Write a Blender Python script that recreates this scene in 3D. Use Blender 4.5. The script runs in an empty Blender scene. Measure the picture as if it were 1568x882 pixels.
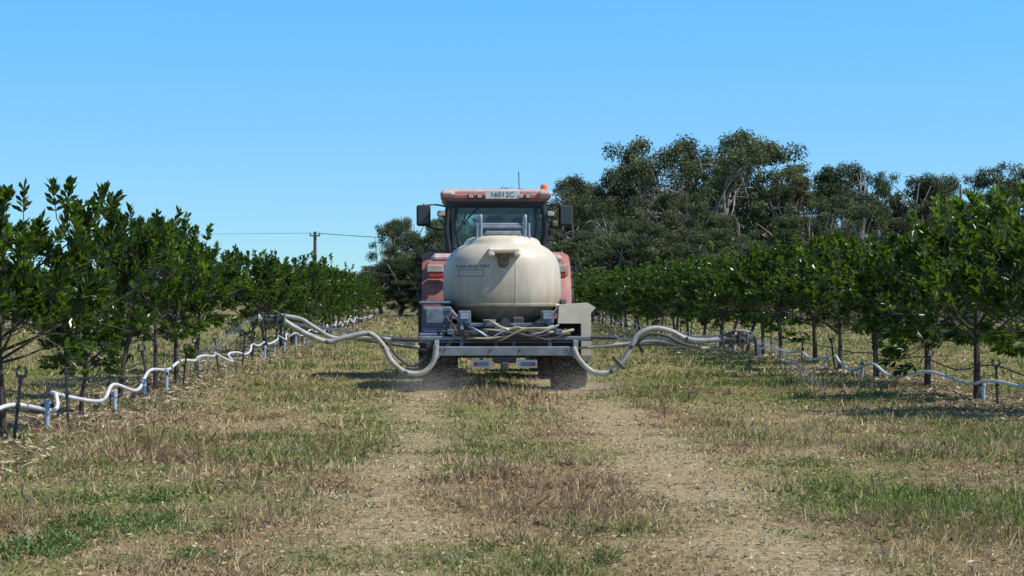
import bpy, math, numpy as np
from mathutils import Vector, Matrix
R = np.random.default_rng(7)
scene = bpy.context.scene
F = 3000.0; VX = 690.0; VY = 450.0; CH = 1.4

def P(px, py, Y):
    return ((px-VX)*Y/F, Y, CH-(py-VY)*Y/F)

# ------------------------------------------------------------ mesh builder
class MB:
    def __init__(s): s.v=[]; s.f=[]; s.m=[]; s.a=[]; s.n=0
    def add(s, v, f, mat=0, att=0.5):
        v=np.asarray(v,dtype=np.float32).reshape(-1,3); f=np.asarray(f,dtype=np.int32)
        s.v.append(v); s.f.append(f+s.n); s.n+=len(v)
        s.m.append(np.full(len(f),mat,dtype=np.int32))
        s.a.append(np.broadcast_to(np.asarray(att,dtype=np.float32),(len(f),)).copy())
    def mesh(s, name, mats, smooth=False, vcol=None):
        me=bpy.data.meshes.new(name)
        V=np.concatenate(s.v); me.vertices.add(len(V)); me.vertices.foreach_set('co',V.ravel())
        tot=np.concatenate([np.full(len(f),f.shape[1],dtype=np.int32) for f in s.f])
        L=np.concatenate([f.ravel() for f in s.f])
        me.loops.add(len(L)); me.loops.foreach_set('vertex_index',L)
        me.polygons.add(len(tot))
        st=np.concatenate([[0],np.cumsum(tot)[:-1]]).astype(np.int32)
        me.polygons.foreach_set('loop_start',st)
        me.polygons.foreach_set('material_index',np.concatenate(s.m))
        me.polygons.foreach_set('use_smooth',np.full(len(tot),smooth,dtype=bool))
        me.update(calc_edges=True)
        at=me.attributes.new('v','FLOAT','FACE'); at.data.foreach_set('value',np.concatenate(s.a))
        if vcol is not None:
            ca=me.attributes.new('col','FLOAT_COLOR','POINT')
            c=np.ones((len(V),4),dtype=np.float32); c[:,:3]=vcol; ca.data.foreach_set('color',c.ravel())
        for m in mats: me.materials.append(m)
        return me

def link(name, me, parent=None, loc=None, rot=0, scl=None):
    o=bpy.data.objects.new(name, me); scene.collection.objects.link(o)
    if loc is not None: o.location=loc
    if rot: o.rotation_euler=(0,0,rot)
    if scl is not None: o.scale=scl
    if parent is not None:
        o.parent=parent; o.matrix_parent_inverse=Matrix.Translation(-parent.location)
    return o

def smoothpath(pts, sub=6):
    p=np.array(pts,float)
    if len(p)<3: return p
    q=np.vstack([2*p[0]-p[1],p,2*p[-1]-p[-2]]); out=[]
    for i in range(1,len(q)-2):
        for t in np.linspace(0,1,sub,endpoint=False):
            a,b,c,d=q[i-1],q[i],q[i+1],q[i+2]
            out.append(.5*((2*b)+(-a+c)*t+(2*a-5*b+4*c-d)*t*t+(-a+3*b-3*c+d)*t**3))
    out.append(q[-2]); return np.array(out)

def tube(mb, pts, r, n=8, mat=0, sub=0, att=.5, cap=True, phase=0):
    p=np.array(pts,float)
    if sub: p=smoothpath(p,sub)
    k=len(p); rr=np.broadcast_to(np.asarray(r,float),(k,)) if np.ndim(r)==0 or len(r)==k else np.interp(np.linspace(0,1,k),np.linspace(0,1,len(r)),r)
    t=np.gradient(p,axis=0); t/=np.linalg.norm(t,axis=1)[:,None]+1e-9
    up=np.array([0,0,1.]) if abs(t[0][2])<.9 else np.array([0,1.,0])
    a=np.cross(t[0],up); a/=np.linalg.norm(a); vs=[]
    for i in range(k):
        a=a-t[i]*np.dot(a,t[i]); a/=np.linalg.norm(a)+1e-9
        b=np.cross(t[i],a)
        an=np.arange(n)/n*2*math.pi+phase
        vs.append(p[i]+rr[i]*(np.cos(an)[:,None]*a+np.sin(an)[:,None]*b))
    V=np.vstack(vs); i=np.arange(k-1)[:,None]*n; j=np.arange(n)[None]; j2=(j+1)%n
    f=np.stack([(i+j),(i+j2),(i+n+j2),(i+n+j)],-1).reshape(-1,4)
    mb.add(V,f,mat,att)
    if cap:
        c=np.vstack([V[:n],p[:1]]); mb.add(c,[[ (q+1)%n,q,n] for q in range(n)],mat,att)
        c=np.vstack([V[-n:],p[-1:]]); mb.add(c,[[q,(q+1)%n,n] for q in range(n)],mat,att)

def box(mb, c, s, mat=0, bev=0.01, rot=None, att=.5):
    h=np.array(s,float)/2; b=min(bev,h.min()*.8); V=[]; idx={}
    for sx in(-1,1):
        for sy in(-1,1):
            for sz in(-1,1):
                for ax in range(3):
                    q=np.array([sx,sy,sz])*(h-b); q[ax]=np.array([sx,sy,sz])[ax]*h[ax]
                    idx[(sx,sy,sz,ax)]=len(V); V.append(q)
    V=np.array(V)
    if rot is not None: V=V@np.array(Matrix.Rotation(rot[0],3,rot[1])).T
    V=V+np.array(c,float)
    quads=[];tris=[]
    def k(s,ax): return idx[(s[0],s[1],s[2],ax)]
    for ax in range(3):
        o=[i for i in range(3) if i!=ax]
        for sg in(-1,1):
            q=[]
            for (u,w) in((-1,-1),(1,-1),(1,1),(-1,1)):
                s_=[0,0,0]; s_[ax]=sg; s_[o[0]]=u; s_[o[1]]=w; q.append(k(s_,ax))
            quads.append(q)
        a1,a2=o
        for u in(-1,1):
            for w in(-1,1):
                s0=[0,0,0]; s0[a1]=u; s0[a2]=w; s1=list(s0); s0[ax]=-1; s1[ax]=1
                quads.append([k(s0,a1),k(s1,a1),k(s1,a2),k(s0,a2)])
    for sx in(-1,1):
        for sy in(-1,1):
            for sz in(-1,1): tris.append([idx[(sx,sy,sz,i)] for i in range(3)])
    cen=np.array(c,float)
    def fix(fs):
        o=[]
        for f in fs:
            q=V[f]; nn=np.cross(q[1]-q[0],q[2]-q[0])
            o.append(f if np.dot(nn,q.mean(0)-cen)>0 else f[::-1])
        return o
    mb.add(V,fix(quads),mat,att); mb.add(V,fix(tris),mat,att)

def prism(mb, poly, y0, y1, mat=0):
    n=len(poly); V=[(x,y0,z) for x,z in poly]+[(x,y1,z) for x,z in poly]
    mb.add(V,[[i,(i+1)%n,n+(i+1)%n,n+i] for i in range(n)],mat)
    mb.add(V,[list(range(n))[::-1]],mat); mb.add(V,[list(range(n,2*n))],mat)

def lathe_x(mb, prof, c, n=48, mat=0):
    prof=np.array(prof,float); k=len(prof); an=np.arange(n)/n*2*math.pi
    V=np.zeros((k,n,3)); V[:,:,0]=prof[:,0:1]+c[0]
    V[:,:,1]=prof[:,1:2]*np.cos(an)+c[1]; V[:,:,2]=prof[:,1:2]*np.sin(an)+c[2]
    i=np.arange(k-1)[:,None]*n; j=np.arange(n)[None]; j2=(j+1)%n
    mb.add(V.reshape(-1,3),np.stack([i+j,i+j2,i+n+j2,i+n+j],-1).reshape(-1,4),mat)

# ------------------------------------------------------------ materials
def newmat(name):
    m=bpy.data.materials.new(name); m.use_nodes=True
    return m, m.node_tree.nodes, m.node_tree.links, m.node_tree.nodes['Principled BSDF']
def pmat(name, c1, c2=None, rough=.5, metal=0, scale=4, bump=0, bscale=30, spec=.5, detail=6):
    m,N,L,b=newmat(name)
    if c2 is None: c2=tuple(x*.75 for x in c1)
    tc=N.new('ShaderNodeTexCoord'); nz=N.new('ShaderNodeTexNoise'); nz.inputs['Scale'].default_value=scale
    nz.inputs['Detail'].default_value=detail; nz.inputs['Roughness'].default_value=.65
    L.new(tc.outputs['Object'],nz.inputs['Vector'])
    rp=N.new('ShaderNodeValToRGB'); rp.color_ramp.elements[0].position=.35; rp.color_ramp.elements[1].position=.65
    rp.color_ramp.elements[0].color=(*c2,1); rp.color_ramp.elements[1].color=(*c1,1)
    L.new(nz.outputs['Fac'],rp.inputs['Fac']); L.new(rp.outputs['Color'],b.inputs['Base Color'])
    b.inputs['Roughness'].default_value=rough; b.inputs['Metallic'].default_value=metal
    b.inputs['Specular IOR Level'].default_value=spec
    if bump:
        n2=N.new('ShaderNodeTexNoise'); n2.inputs['Scale'].default_value=bscale; L.new(tc.outputs['Object'],n2.inputs['Vector'])
        bp=N.new('ShaderNodeBump'); bp.inputs['Strength'].default_value=bump; bp.inputs['Distance'].default_value=.02
        L.new(n2.outputs['Fac'],bp.inputs['Height']); L.new(bp.outputs['Normal'],b.inputs['Normal'])
    return m
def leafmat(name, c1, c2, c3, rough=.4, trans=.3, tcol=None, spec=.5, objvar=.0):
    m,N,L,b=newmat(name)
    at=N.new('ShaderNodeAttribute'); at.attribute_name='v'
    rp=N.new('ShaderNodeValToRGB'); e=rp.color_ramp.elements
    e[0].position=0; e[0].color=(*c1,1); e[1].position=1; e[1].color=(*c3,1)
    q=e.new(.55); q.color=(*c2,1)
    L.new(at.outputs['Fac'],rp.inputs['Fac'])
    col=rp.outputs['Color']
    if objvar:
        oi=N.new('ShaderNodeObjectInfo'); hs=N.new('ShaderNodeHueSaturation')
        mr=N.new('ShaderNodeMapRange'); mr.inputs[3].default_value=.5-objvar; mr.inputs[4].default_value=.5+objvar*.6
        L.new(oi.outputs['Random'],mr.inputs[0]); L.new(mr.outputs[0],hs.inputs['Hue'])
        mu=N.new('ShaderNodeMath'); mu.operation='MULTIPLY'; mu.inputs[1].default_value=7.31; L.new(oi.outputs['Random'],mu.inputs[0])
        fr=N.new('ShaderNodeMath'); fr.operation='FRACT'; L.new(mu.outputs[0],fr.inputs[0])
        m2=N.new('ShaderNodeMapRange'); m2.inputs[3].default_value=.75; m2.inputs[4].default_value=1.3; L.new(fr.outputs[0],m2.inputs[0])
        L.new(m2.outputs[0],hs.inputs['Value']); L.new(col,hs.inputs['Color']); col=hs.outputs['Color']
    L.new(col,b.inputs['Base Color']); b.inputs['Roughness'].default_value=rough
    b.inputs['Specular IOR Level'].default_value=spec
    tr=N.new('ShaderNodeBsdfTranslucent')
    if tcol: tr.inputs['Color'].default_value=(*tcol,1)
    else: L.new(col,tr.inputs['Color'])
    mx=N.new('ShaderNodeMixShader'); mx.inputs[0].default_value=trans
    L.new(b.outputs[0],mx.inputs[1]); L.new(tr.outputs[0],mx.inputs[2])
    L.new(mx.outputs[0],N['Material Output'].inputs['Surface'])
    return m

M_cream=pmat('tank_polyethylene',(.70,.625,.49),(.59,.51,.38),rough=.45,scale=2.2,bump=.05)
M_guard=pmat('cream_fibreglass',(.78,.69,.52),(.66,.57,.42),rough=.45,scale=3)
def dirtify(m, zlo, zhi, dcol, k=1.5):
    N=m.node_tree.nodes; L=m.node_tree.links; b=N['Principled BSDF']
    src=b.inputs['Base Color'].links[0].from_socket
    tc=N.new('ShaderNodeTexCoord'); sp=N.new('ShaderNodeSeparateXYZ'); L.new(tc.outputs['Object'],sp.inputs[0])
    mr=N.new('ShaderNodeMapRange'); mr.inputs[1].default_value=zhi; mr.inputs[2].default_value=zlo
    L.new(sp.outputs['Z'],mr.inputs[0])
    mp=N.new('ShaderNodeMapping'); mp.inputs['Scale'].default_value=(7,7,1.0); L.new(tc.outputs['Object'],mp.inputs[0])
    nz=N.new('ShaderNodeTexNoise'); nz.inputs['Scale'].default_value=1.; nz.inputs['Detail'].default_value=6; L.new(mp.outputs[0],nz.inputs[0])
    mu=N.new('ShaderNodeMath'); mu.operation='MULTIPLY'; L.new(mr.outputs[0],mu.inputs[0]); L.new(nz.outputs['Fac'],mu.inputs[1])
    mu2=N.new('ShaderNodeMath'); mu2.operation='MULTIPLY'; mu2.use_clamp=True; mu2.inputs[1].default_value=k; L.new(mu.outputs[0],mu2.inputs[0])
    mx=N.new('ShaderNodeMix'); mx.data_type='RGBA'; L.new(mu2.outputs[0],mx.inputs[0]); L.new(src,mx.inputs[6]); mx.inputs[7].default_value=(*dcol,1)
    L.new(mx.outputs[2],b.inputs['Base Color'])
dirtify(M_cream,.95,2.15,(.27,.21,.14),1.55)
dirtify(M_guard,.4,1.2,(.38,.31,.21),1.0)
M_creamd=pmat('stained_plastic',(.24,.17,.10),(.13,.09,.05),rough=.7,scale=8)
M_red=pmat('faded_red_paint',(.39,.175,.145),(.28,.095,.075),rough=.6,scale=5)
M_pink=pmat('dusty_roof_paint',(.58,.44,.40),(.45,.29,.26),rough=.6,scale=6)
M_black=pmat('black_plastic',(.02,.02,.022),(.035,.033,.03),rough=.55,scale=8)
M_rub=pmat('tyre_rubber',(.022,.022,.023),(.06,.052,.042),rough=.85,scale=5,bump=.3)
M_galv=pmat('galvanised_steel',(.40,.43,.48),(.25,.27,.30),rough=.45,metal=.4,scale=7)
M_beam=pmat('weathered_grey_steel',(.26,.29,.32),(.16,.165,.17),rough=.5,metal=.3,scale=6)
M_blue=pmat('bluegrey_steel',(.16,.20,.26),(.09,.11,.14),rough=.5,metal=.3,scale=6)
M_dsteel=pmat('dark_steel',(.06,.06,.065),(.12,.10,.08),rough=.6,metal=.4,scale=9)
M_duct=pmat('flexible_duct',(.46,.45,.40),(.25,.23,.19),rough=.5,scale=6)
M_hosed=pmat('dark_hose',(.05,.05,.05),(.10,.09,.07),rough=.6)
M_hosey=pmat('cream_hose',(.48,.40,.23),(.36,.29,.17),rough=.5)
M_lamp=pmat('lamp_lens',(.55,.5,.42),(.4,.3,.2),rough=.2)
M_redl=pmat('red_lens',(.5,.03,.02),(.35,.03,.02),rough=.2)
M_amber=pmat('amber_lens',(.85,.18,.01),(.7,.14,.01),rough=.25)
M_white=pmat('white_plate',(.72,.72,.70),(.6,.6,.58),rough=.4,scale=9)
M_pipe=pmat('white_poly_pipe',(.72,.74,.77),(.55,.57,.60),rough=.4,scale=3)
M_pvc=pmat('pale_blue_pvc',(.22,.34,.50),(.42,.50,.58),rough=.4,scale=7)
M_wood=pmat('weathered_timber',(.13,.11,.09),(.08,.07,.06),rough=.9,scale=5)
M_mbark=pmat('macadamia_bark',(.08,.062,.048),(.04,.033,.026),rough=.9,scale=14,bump=.3)
M_ebark=pmat('eucalyptus_bark',(.44,.39,.33),(.22,.18,.15),rough=.85,scale=1.2)
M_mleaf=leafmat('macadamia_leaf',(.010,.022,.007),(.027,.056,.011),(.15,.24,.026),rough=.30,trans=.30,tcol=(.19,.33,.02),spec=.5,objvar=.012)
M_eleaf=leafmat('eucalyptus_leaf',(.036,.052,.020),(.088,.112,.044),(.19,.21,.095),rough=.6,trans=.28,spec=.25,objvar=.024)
M_farleaf=leafmat('hazed_foliage',(.05,.07,.06),(.07,.09,.07),(.10,.115,.085),rough=.8,trans=.1,spec=.1)  # bluish, low-contrast greens: distance haze put into the leaf colour
M_weed=leafmat('weed_leaf',(.06,.10,.025),(.11,.18,.04),(.18,.26,.07),rough=.5,trans=.3)
m,N,L,b=newmat('cab_glass'); M_glass=m
tr=N.new('ShaderNodeBsdfTransparent'); tr.inputs[0].default_value=(.50,.60,.60,1)
gl=N.new('ShaderNodeBsdfGlossy'); gl.inputs['Roughness'].default_value=.06; gl.inputs['Color'].default_value=(.8,.85,.9,1)
fz=N.new('ShaderNodeFresnel'); fz.inputs[0].default_value=1.5
ad=N.new('ShaderNodeMath'); ad.operation='ADD'; ad.inputs[1].default_value=.02; L.new(fz.outputs[0],ad.inputs[0])
mx=N.new('ShaderNodeMixShader'); L.new(ad.outputs[0],mx.inputs[0]); L.new(tr.outputs[0],mx.inputs[1]); L.new(gl.outputs[0],mx.inputs[2])
L.new(mx.outputs[0],N['Material Output'].inputs['Surface'])
def speck(name,c,op):
    m,N,L,b=newmat(name); d=N.new('ShaderNodeBsdfTranslucent'); d.inputs[0].default_value=(*c,1)
    d2=N.new('ShaderNodeBsdfDiffuse'); d2.inputs[0].default_value=(*c,1)
    x=N.new('ShaderNodeMixShader'); L.new(d.outputs[0],x.inputs[1]); L.new(d2.outputs[0],x.inputs[2])
    t=N.new('ShaderNodeBsdfTransparent'); y=N.new('ShaderNodeMixShader'); y.inputs[0].default_value=op
    L.new(t.outputs[0],y.inputs[1]); L.new(x.outputs[0],y.inputs[2]); L.new(y.outputs[0],N['Material Output'].inputs['Surface']); return m
M_mist=speck('spray_droplets',(.8,.82,.85),.4); M_dust=speck('airborne_dust',(.80,.74,.64),.45)

# ------------------------------------------------------------ noise + ground colour
_g={}
def vn(x,y,s,seed):
    if seed not in _g: _g[seed]=np.random.default_rng(seed+100).random((256,256))
    g=_g[seed]; x=np.asarray(x)/s+1000; y=np.asarray(y)/s+1000
    xi=np.floor(x).astype(int); yi=np.floor(y).astype(int); fx=x-xi; fy=y-yi
    fx=fx*fx*(3-2*fx); fy=fy*fy*(3-2*fy)
    a=g[xi%256,yi%256]; b_=g[(xi+1)%256,yi%256]; c=g[xi%256,(yi+1)%256]; d=g[(xi+1)%256,(yi+1)%256]
    return (a*(1-fx)+b_*fx)*(1-fy)+(c*(1-fx)+d*fx)*fy
def fbm(x,y,s,seed,o=4):
    t=0;a=.5;w=0
    for i in range(o): t=t+a*vn(x,y,s/2**i,seed+i); w+=a; a*=.6
    return t/w
def sst(e0,e1,x): t=np.clip((x-e0)/(e1-e0),0,1); return t*t*(3-2*t)
def gz(x,y):
    near=1-sst(60,120,np.asarray(y))
    return near*(.05*(fbm(x,y,2.2,11)-.5)+.03*(fbm(x,y,.35,21,2)-.5))
XL,XR,XC=-4.4,7.1,.78
def track(x,y):
    w=.3*(fbm(x*0,y,4,61)-.5); q=sst(.30,.62,fbm(x,y,.8,65))
    return (np.exp(-((x+.35+w)/.36)**2)*.8+np.exp(-((x-1.78+w)/.45)**2)*1.1)*(.5+.7*q)
STRAW=np.array([.50,.395,.215]); RED=np.array([.33,.215,.125]); GREEN=np.array([.205,.27,.065]); SOIL=np.array([.34,.275,.21]); PALE=np.array([.64,.545,.355])
def weights(x,y):
    n1=fbm(x,y,1.3,31); n2=fbm(x,y,.7,41); n3=fbm(x,y,2.6,51)
    tr=track(x,y)
    red=sst(.50,.64,n1)*.7+.35*np.exp(-((x-.75)/.55)**2)*sst(8,14,30-y)
    gr=sst(.50,.64,n3)*1.0+.4*sst(.50,.62,n2)*(np.abs(x-.7)>1.3)+.35*sst(18,36,y)+.55*sst(2.2,3.4,x)*sst(.36,.58,n2)+.3*sst(-1.0,-2.0,x)*sst(.4,.6,n2)
    gr=gr+1.1*np.exp(-((x+2.1)/.65)**2-((y-12.9)/1.9)**2)*sst(.32,.52,n2)+.9*np.exp(-((x-3.3)/.9)**2-((y-14)/2.6)**2)*sst(.32,.52,n2)
    rowd=np.minimum(np.abs(x-XL),np.abs(x-XR)); soil=.9*np.exp(-(rowd/.9)**2)+.35*sst(.54,.66,fbm(x,y,.8,71))
    w=np.stack([np.full_like(n1,.8),red*(1-.6*tr.clip(0,1)),gr*(1-.8*np.clip(tr,0,1)),soil*(1-.4*tr.clip(0,1)),tr*1.15],-1)
    return np.clip(w,0.001,None)
PAL=np.stack([STRAW,RED,GREEN,SOIL,PALE])
def gcol(x,y):
    w=weights(x,y); w=w/w.sum(-1,keepdims=True); return w@PAL

xs=np.concatenate([-np.geomspace(1500,14,30),np.arange(-12.,16.,.14),np.geomspace(18,1500,30)])
ys=np.concatenate([[-300,-100,-30,-8,0],np.arange(4.,46.,.16),np.geomspace(47,3000,70)])
X,Y=np.meshgrid(xs,ys); mb=MB(); nx=len(xs); ny=len(ys)
i=np.arange(ny-1)[:,None]*nx; j=np.arange(nx-1)[None]
mb.add(np.stack([X,Y,gz(X,Y)],-1).reshape(-1,3),np.stack([i+j,i+j+1,i+nx+j+1,i+nx+j],-1).reshape(-1,4))
m,N,L,b=newmat('dry_grass_ground'); M_ground=m
at=N.new('ShaderNodeAttribute'); at.attribute_name='col'
tc=N.new('ShaderNodeTexCoord'); n1=N.new('ShaderNodeTexNoise'); n1.inputs['Scale'].default_value=14; n1.inputs['Detail'].default_value=8; n1.inputs['Roughness'].default_value=.75
L.new(tc.outputs['Object'],n1.inputs['Vector'])
r=N.new('ShaderNodeValToRGB'); r.color_ramp.elements[0].position=.3; r.color_ramp.elements[1].position=.72
r.color_ramp.elements[0].color=(.30,.27,.24,1); r.color_ramp.elements[1].color=(1.2,1.15,1.05,1); L.new(n1.outputs['Fac'],r.inputs[0])
mx=N.new('ShaderNodeMix'); mx.data_type='RGBA'; mx.blend_type='MULTIPLY'; mx.inputs[0].default_value=1
L.new(at.outputs['Color'],mx.inputs[6]); L.new(r.outputs[0],mx.inputs[7]); L.new(mx.outputs[2],b.inputs['Base Color'])
b.inputs['Roughness'].default_value=.95; b.inputs['Specular IOR Level'].default_value=.1
bp=N.new('ShaderNodeBump'); bp.inputs['Strength'].default_value=.7; bp.inputs['Distance'].default_value=.03
L.new(n1.outputs['Fac'],bp.inputs['Height']); L.new(bp.outputs[0],b.inputs['Normal'])
link('ground',mb.mesh('ground',[M_ground],True,vcol=gcol(X,Y).reshape(-1,3)*.82))

# ------------------------------------------------------------ grass blades
def grass():
    Vs=[];Cs=[]
    def band(y0,y1,dens,w,h,xa=-.25,xb=.32,pad=1.2):
        A=(y1-y0)*((xb-xa)*(y0+y1)/2+2*pad); n=int(A*dens)
        nc=n//11
        cy=R.uniform(y0,y1,nc); cx=R.uniform(xa*y1-pad,xb*y1+pad,nc)
        k=R.integers(0,nc,n); sp=.03+.5*w*3
        x=cx[k]+R.normal(0,sp,n); y=cy[k]+R.normal(0,sp,n)
        u=R.random(n)<.3; x[u]=R.uniform(xa*y1-pad,xb*y1+pad,u.sum()); y[u]=R.uniform(y0,y1,u.sum())
        ok=(x>xa*y-pad)&(x<xb*y+pad); x=x[ok];y=y[ok];k=k[ok]; n=len(x)
        W=weights(x,y); ch=(W**1.6); ch/=ch.sum(1,keepdims=True)
        rk=np.where(R.random(n)<.6,R.random(nc)[k],R.random(n))
        c=(rk[:,None]>np.cumsum(ch,1)).sum(1).clip(0,4)
        cl=R.random(nc)[k]
        col=PAL[c]*(.5+.85*R.random(n)[:,None])*(.72+.5*cl[:,None])
        tn=np.clip(track(x,y),0,1)
        tall=sst(.42,.62,fbm(x,y,1.0,91))*(1-tn)
        H=h*(.5+R.random(n))*(.55+.9*tall)*(1-.45*tn)*np.where(c==3,.6,1)*np.where(c==1,1.2,1)*(.7+.6*R.random(nc)[k])
        ph=R.uniform(0,2*np.pi,n); lean=R.gamma(2.2,.5,n)*(1+.8*tn)
        d=np.stack([np.cos(ph)*lean,np.sin(ph)*lean,np.ones(n)],1); d/=np.linalg.norm(d,axis=1)[:,None]
        z=gz(x,y)-.005; p=np.stack([x,y,z],1); a2=R.uniform(0,np.pi,n)
        s=np.stack([np.cos(a2),np.sin(a2),np.zeros(n)],1)*(w*(.6+.8*R.random(n)))[:,None]/2
        mid=p+d*(H*.55)[:,None]; tip=p+d*H[:,None]; tip[:,2]-=H*.15*lean.clip(0,2)
        tip[:,2]=np.maximum(tip[:,2],z+.004)
        V=np.stack([p-s,p+s,mid+s*.8,tip,mid-s*.8],1); Vs.append(V.reshape(-1,3)); Cs.append(np.repeat(col,5,axis=0))
    band(7.5,13,2300,.0062,.060); band(13,20,1200,.0092,.065); band(20,32,440,.014,.072); band(32,60,120,.027,.08); band(60,130,18,.06,.11)
    V=np.concatenate(Vs); n=len(V)//5; mb=MB(); mb.add(V,np.arange(n*5).reshape(n,5))
    m,N,L,b=newmat('grass_blade'); at=N.new('ShaderNodeAttribute'); at.attribute_name='col'
    L.new(at.outputs['Color'],b.inputs['Base Color']); b.inputs['Roughness'].default_value=.7; b.inputs['Specular IOR Level'].default_value=.2
    t=N.new('ShaderNodeBsdfTranslucent'); L.new(at.outputs['Color'],t.inputs[0]); x=N.new('ShaderNodeMixShader'); x.inputs[0].default_value=.25
    L.new(b.outputs[0],x.inputs[1]); L.new(t.outputs[0],x.inputs[2]); L.new(x.outputs[0],N['Material Output'].inputs['Surface'])
    link('grass',mb.mesh('grass',[m],False,vcol=np.concatenate(Cs)))
grass()

# ------------------------------------------------------------ leaves
def unit(a): return a/(np.linalg.norm(a,axis=-1,keepdims=True)+1e-9)
def leaves(mb, p, d, Ln, W, mat, att, rng, droop=.12, at_=.52):
    n=len(p); s=unit(np.cross(d,unit(rng.normal(0,1,(n,3))+np.array([0,0,1.2])))); nn=np.cross(s,d)
    Ln=Ln[:,None]; W=W[:,None]
    mid=p+d*Ln*at_+nn*W*.12; tip=p+d*Ln-np.array([0,0,droop])*Ln
    V=np.stack([p,mid+s*W*.5,tip,mid-s*W*.5],1).reshape(-1,3)
    mb.add(V,np.arange(n*4).reshape(n,4),mat,att)

def macadamia(seed, nl=13, ns=13, top=2.5, rad=.64, low=.80):
    r=np.random.default_rng(seed); mb=MB()
    bend=r.normal(0,.05,2); tk=np.array([[0,0,-.05],[bend[0]*.4,bend[1]*.4,.45],[bend[0],bend[1],.85],[bend[0]*.5,bend[1]*.8,1.4]])
    tube(mb,tk,[.042,.032,.028,.017],8,0,sub=4)
    tips=[]; tz=top-.46
    for k in range(nl):
        az=k*2.4+r.normal(0,.4); f=(k+.5)/nl
        z=low+.12+(tz-low-.12)*f+r.normal(0,.07); rr=rad*math.sin(math.pi*min(.97,.30+.56*f))**.6*r.uniform(.5,1.1)
        if k==nl-1: rr*=.3; z=tz
        t=np.array([math.cos(az)*rr,math.sin(az)*rr,z]); s0=tk[2]*.6+tk[1]*.4 if f<.4 else (tk[2] if f<.7 else tk[3])
        s0=s0+np.array([0,0,r.uniform(-.05,.15)])
        tube(mb,[s0,(s0+t)/2+np.array([0,0,-.03]),t],[.017,.011,.006],5,0,sub=3,cap=False)
        tips.append((t,f,s0))
    for t,f,s0 in tips:
        for q in range(ns):
            b=t+r.normal(0,1,3)*np.array([.17,.17,.15]) if q else t
            c=np.array([0,0,low+.4]); out=unit(b-c); u=unit(out*.5+np.array([0,0,.9])+r.normal(0,.25,3))
            if b[2]<low+.25: u=unit(u-np.array([0,0,.9]))
            Ls=r.uniform(.14,.30)*(1.4 if (f>.7 and q<4) else 1)
            tube(mb,[t*.6+b*.4-u*.1,b,b+u*Ls],[.007,.005,.003],3,0,cap=False)
            n=r.integers(30,42); lvv=r.integers(1,7,n)/6.; tt=lvv**.8; ph=r.uniform(0,2*np.pi,n)
            a1=unit(np.cross(u,[.3,.2,.9])); a2=np.cross(u,a1)
            rad_=np.cos(ph)[:,None]*a1+np.sin(ph)[:,None]*a2
            d=unit(rad_*(1.0-.55*tt[:,None])+u*(.45+.65*tt[:,None])+r.normal(0,.14,(n,3)))
            p=b+u*(tt*Ls)[:,None]
            sv=r.random(); att=np.clip(.02+.40*tt*sv+.3*r.random(n)+(.45*tt if sv>.76 else 0),0,1)  # some shoots painted brighter: sunlit, see-through look put into leaf colour
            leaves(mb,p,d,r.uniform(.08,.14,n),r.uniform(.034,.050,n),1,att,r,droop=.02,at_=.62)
    return mb.mesh('macadamia_tree_%d'%seed,[M_mbark,M_mleaf])
MAC=[macadamia(1),macadamia(2,14,13,2.5,.68,.78),macadamia(3,12,13,2.45,.52,.85),macadamia(4,15,13,2.45,.76,.72),macadamia(5,13,14,2.55,.60,.85)]
def mac(x,y,s=1.0,v=None,sx=None):
    i=int(R.integers(0,5)) if v is None else v
    s=s*R.uniform(.96,1.04)
    link('macadamia_tree',MAC[i],loc=(x,y,0),rot=R.uniform(0,6.28),scl=((sx or s),(sx or s),s))
for (yy,s,v,sx,dx) in [(16.4,1.,1,1.0,-.25),(19.4,1.0,3,1.18,.0),(23.2,.66,2,.8,.05),(26.2,1.07,2,1.0,-.0),(29.4,1.03,0,1.0,0),(31.6,1.03,1,1.1,0),(34.4,.95,2,1.0,-.05),(43.5,.95,0,1.2,0),(46.6,.86,4,1.1,0),(51,.8,2,1.1,0),(54.5,1.0,3,1.15,0),(58.5,.9,1,1.1,0)]:
    mac(XL+dx,yy,s,v,sx)
y=63
while y<100: mac(XL+R.normal(0,.12),y,R.uniform(.78,1.0),sx=1.15); y+=R.uniform(3.4,5.5)
yr=[22.3,25.8,29.2,32.4,35.6]; y=38.6
while y<118: yr.append(y); y+=R.uniform(2.5,3.0)
for k,y in enumerate(yr): mac(XR+R.normal(0,.1),y,1.05 if k<2 else R.uniform(.9,1.03),v=[3,1,4,3,0][k] if k<5 else None,sx=1.35 if k<2 else 1.28)
for X0,a,e in((-16,46,125),(18.6,42,125),(30,64,130),(-27.5,62,130),(-39,80,135)):
    y=a
    while y<e: mac(X0+R.normal(0,.12),y,R.uniform(.8,1.0),sx=1.35); y+=R.uniform(2.3,3.0)

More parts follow.
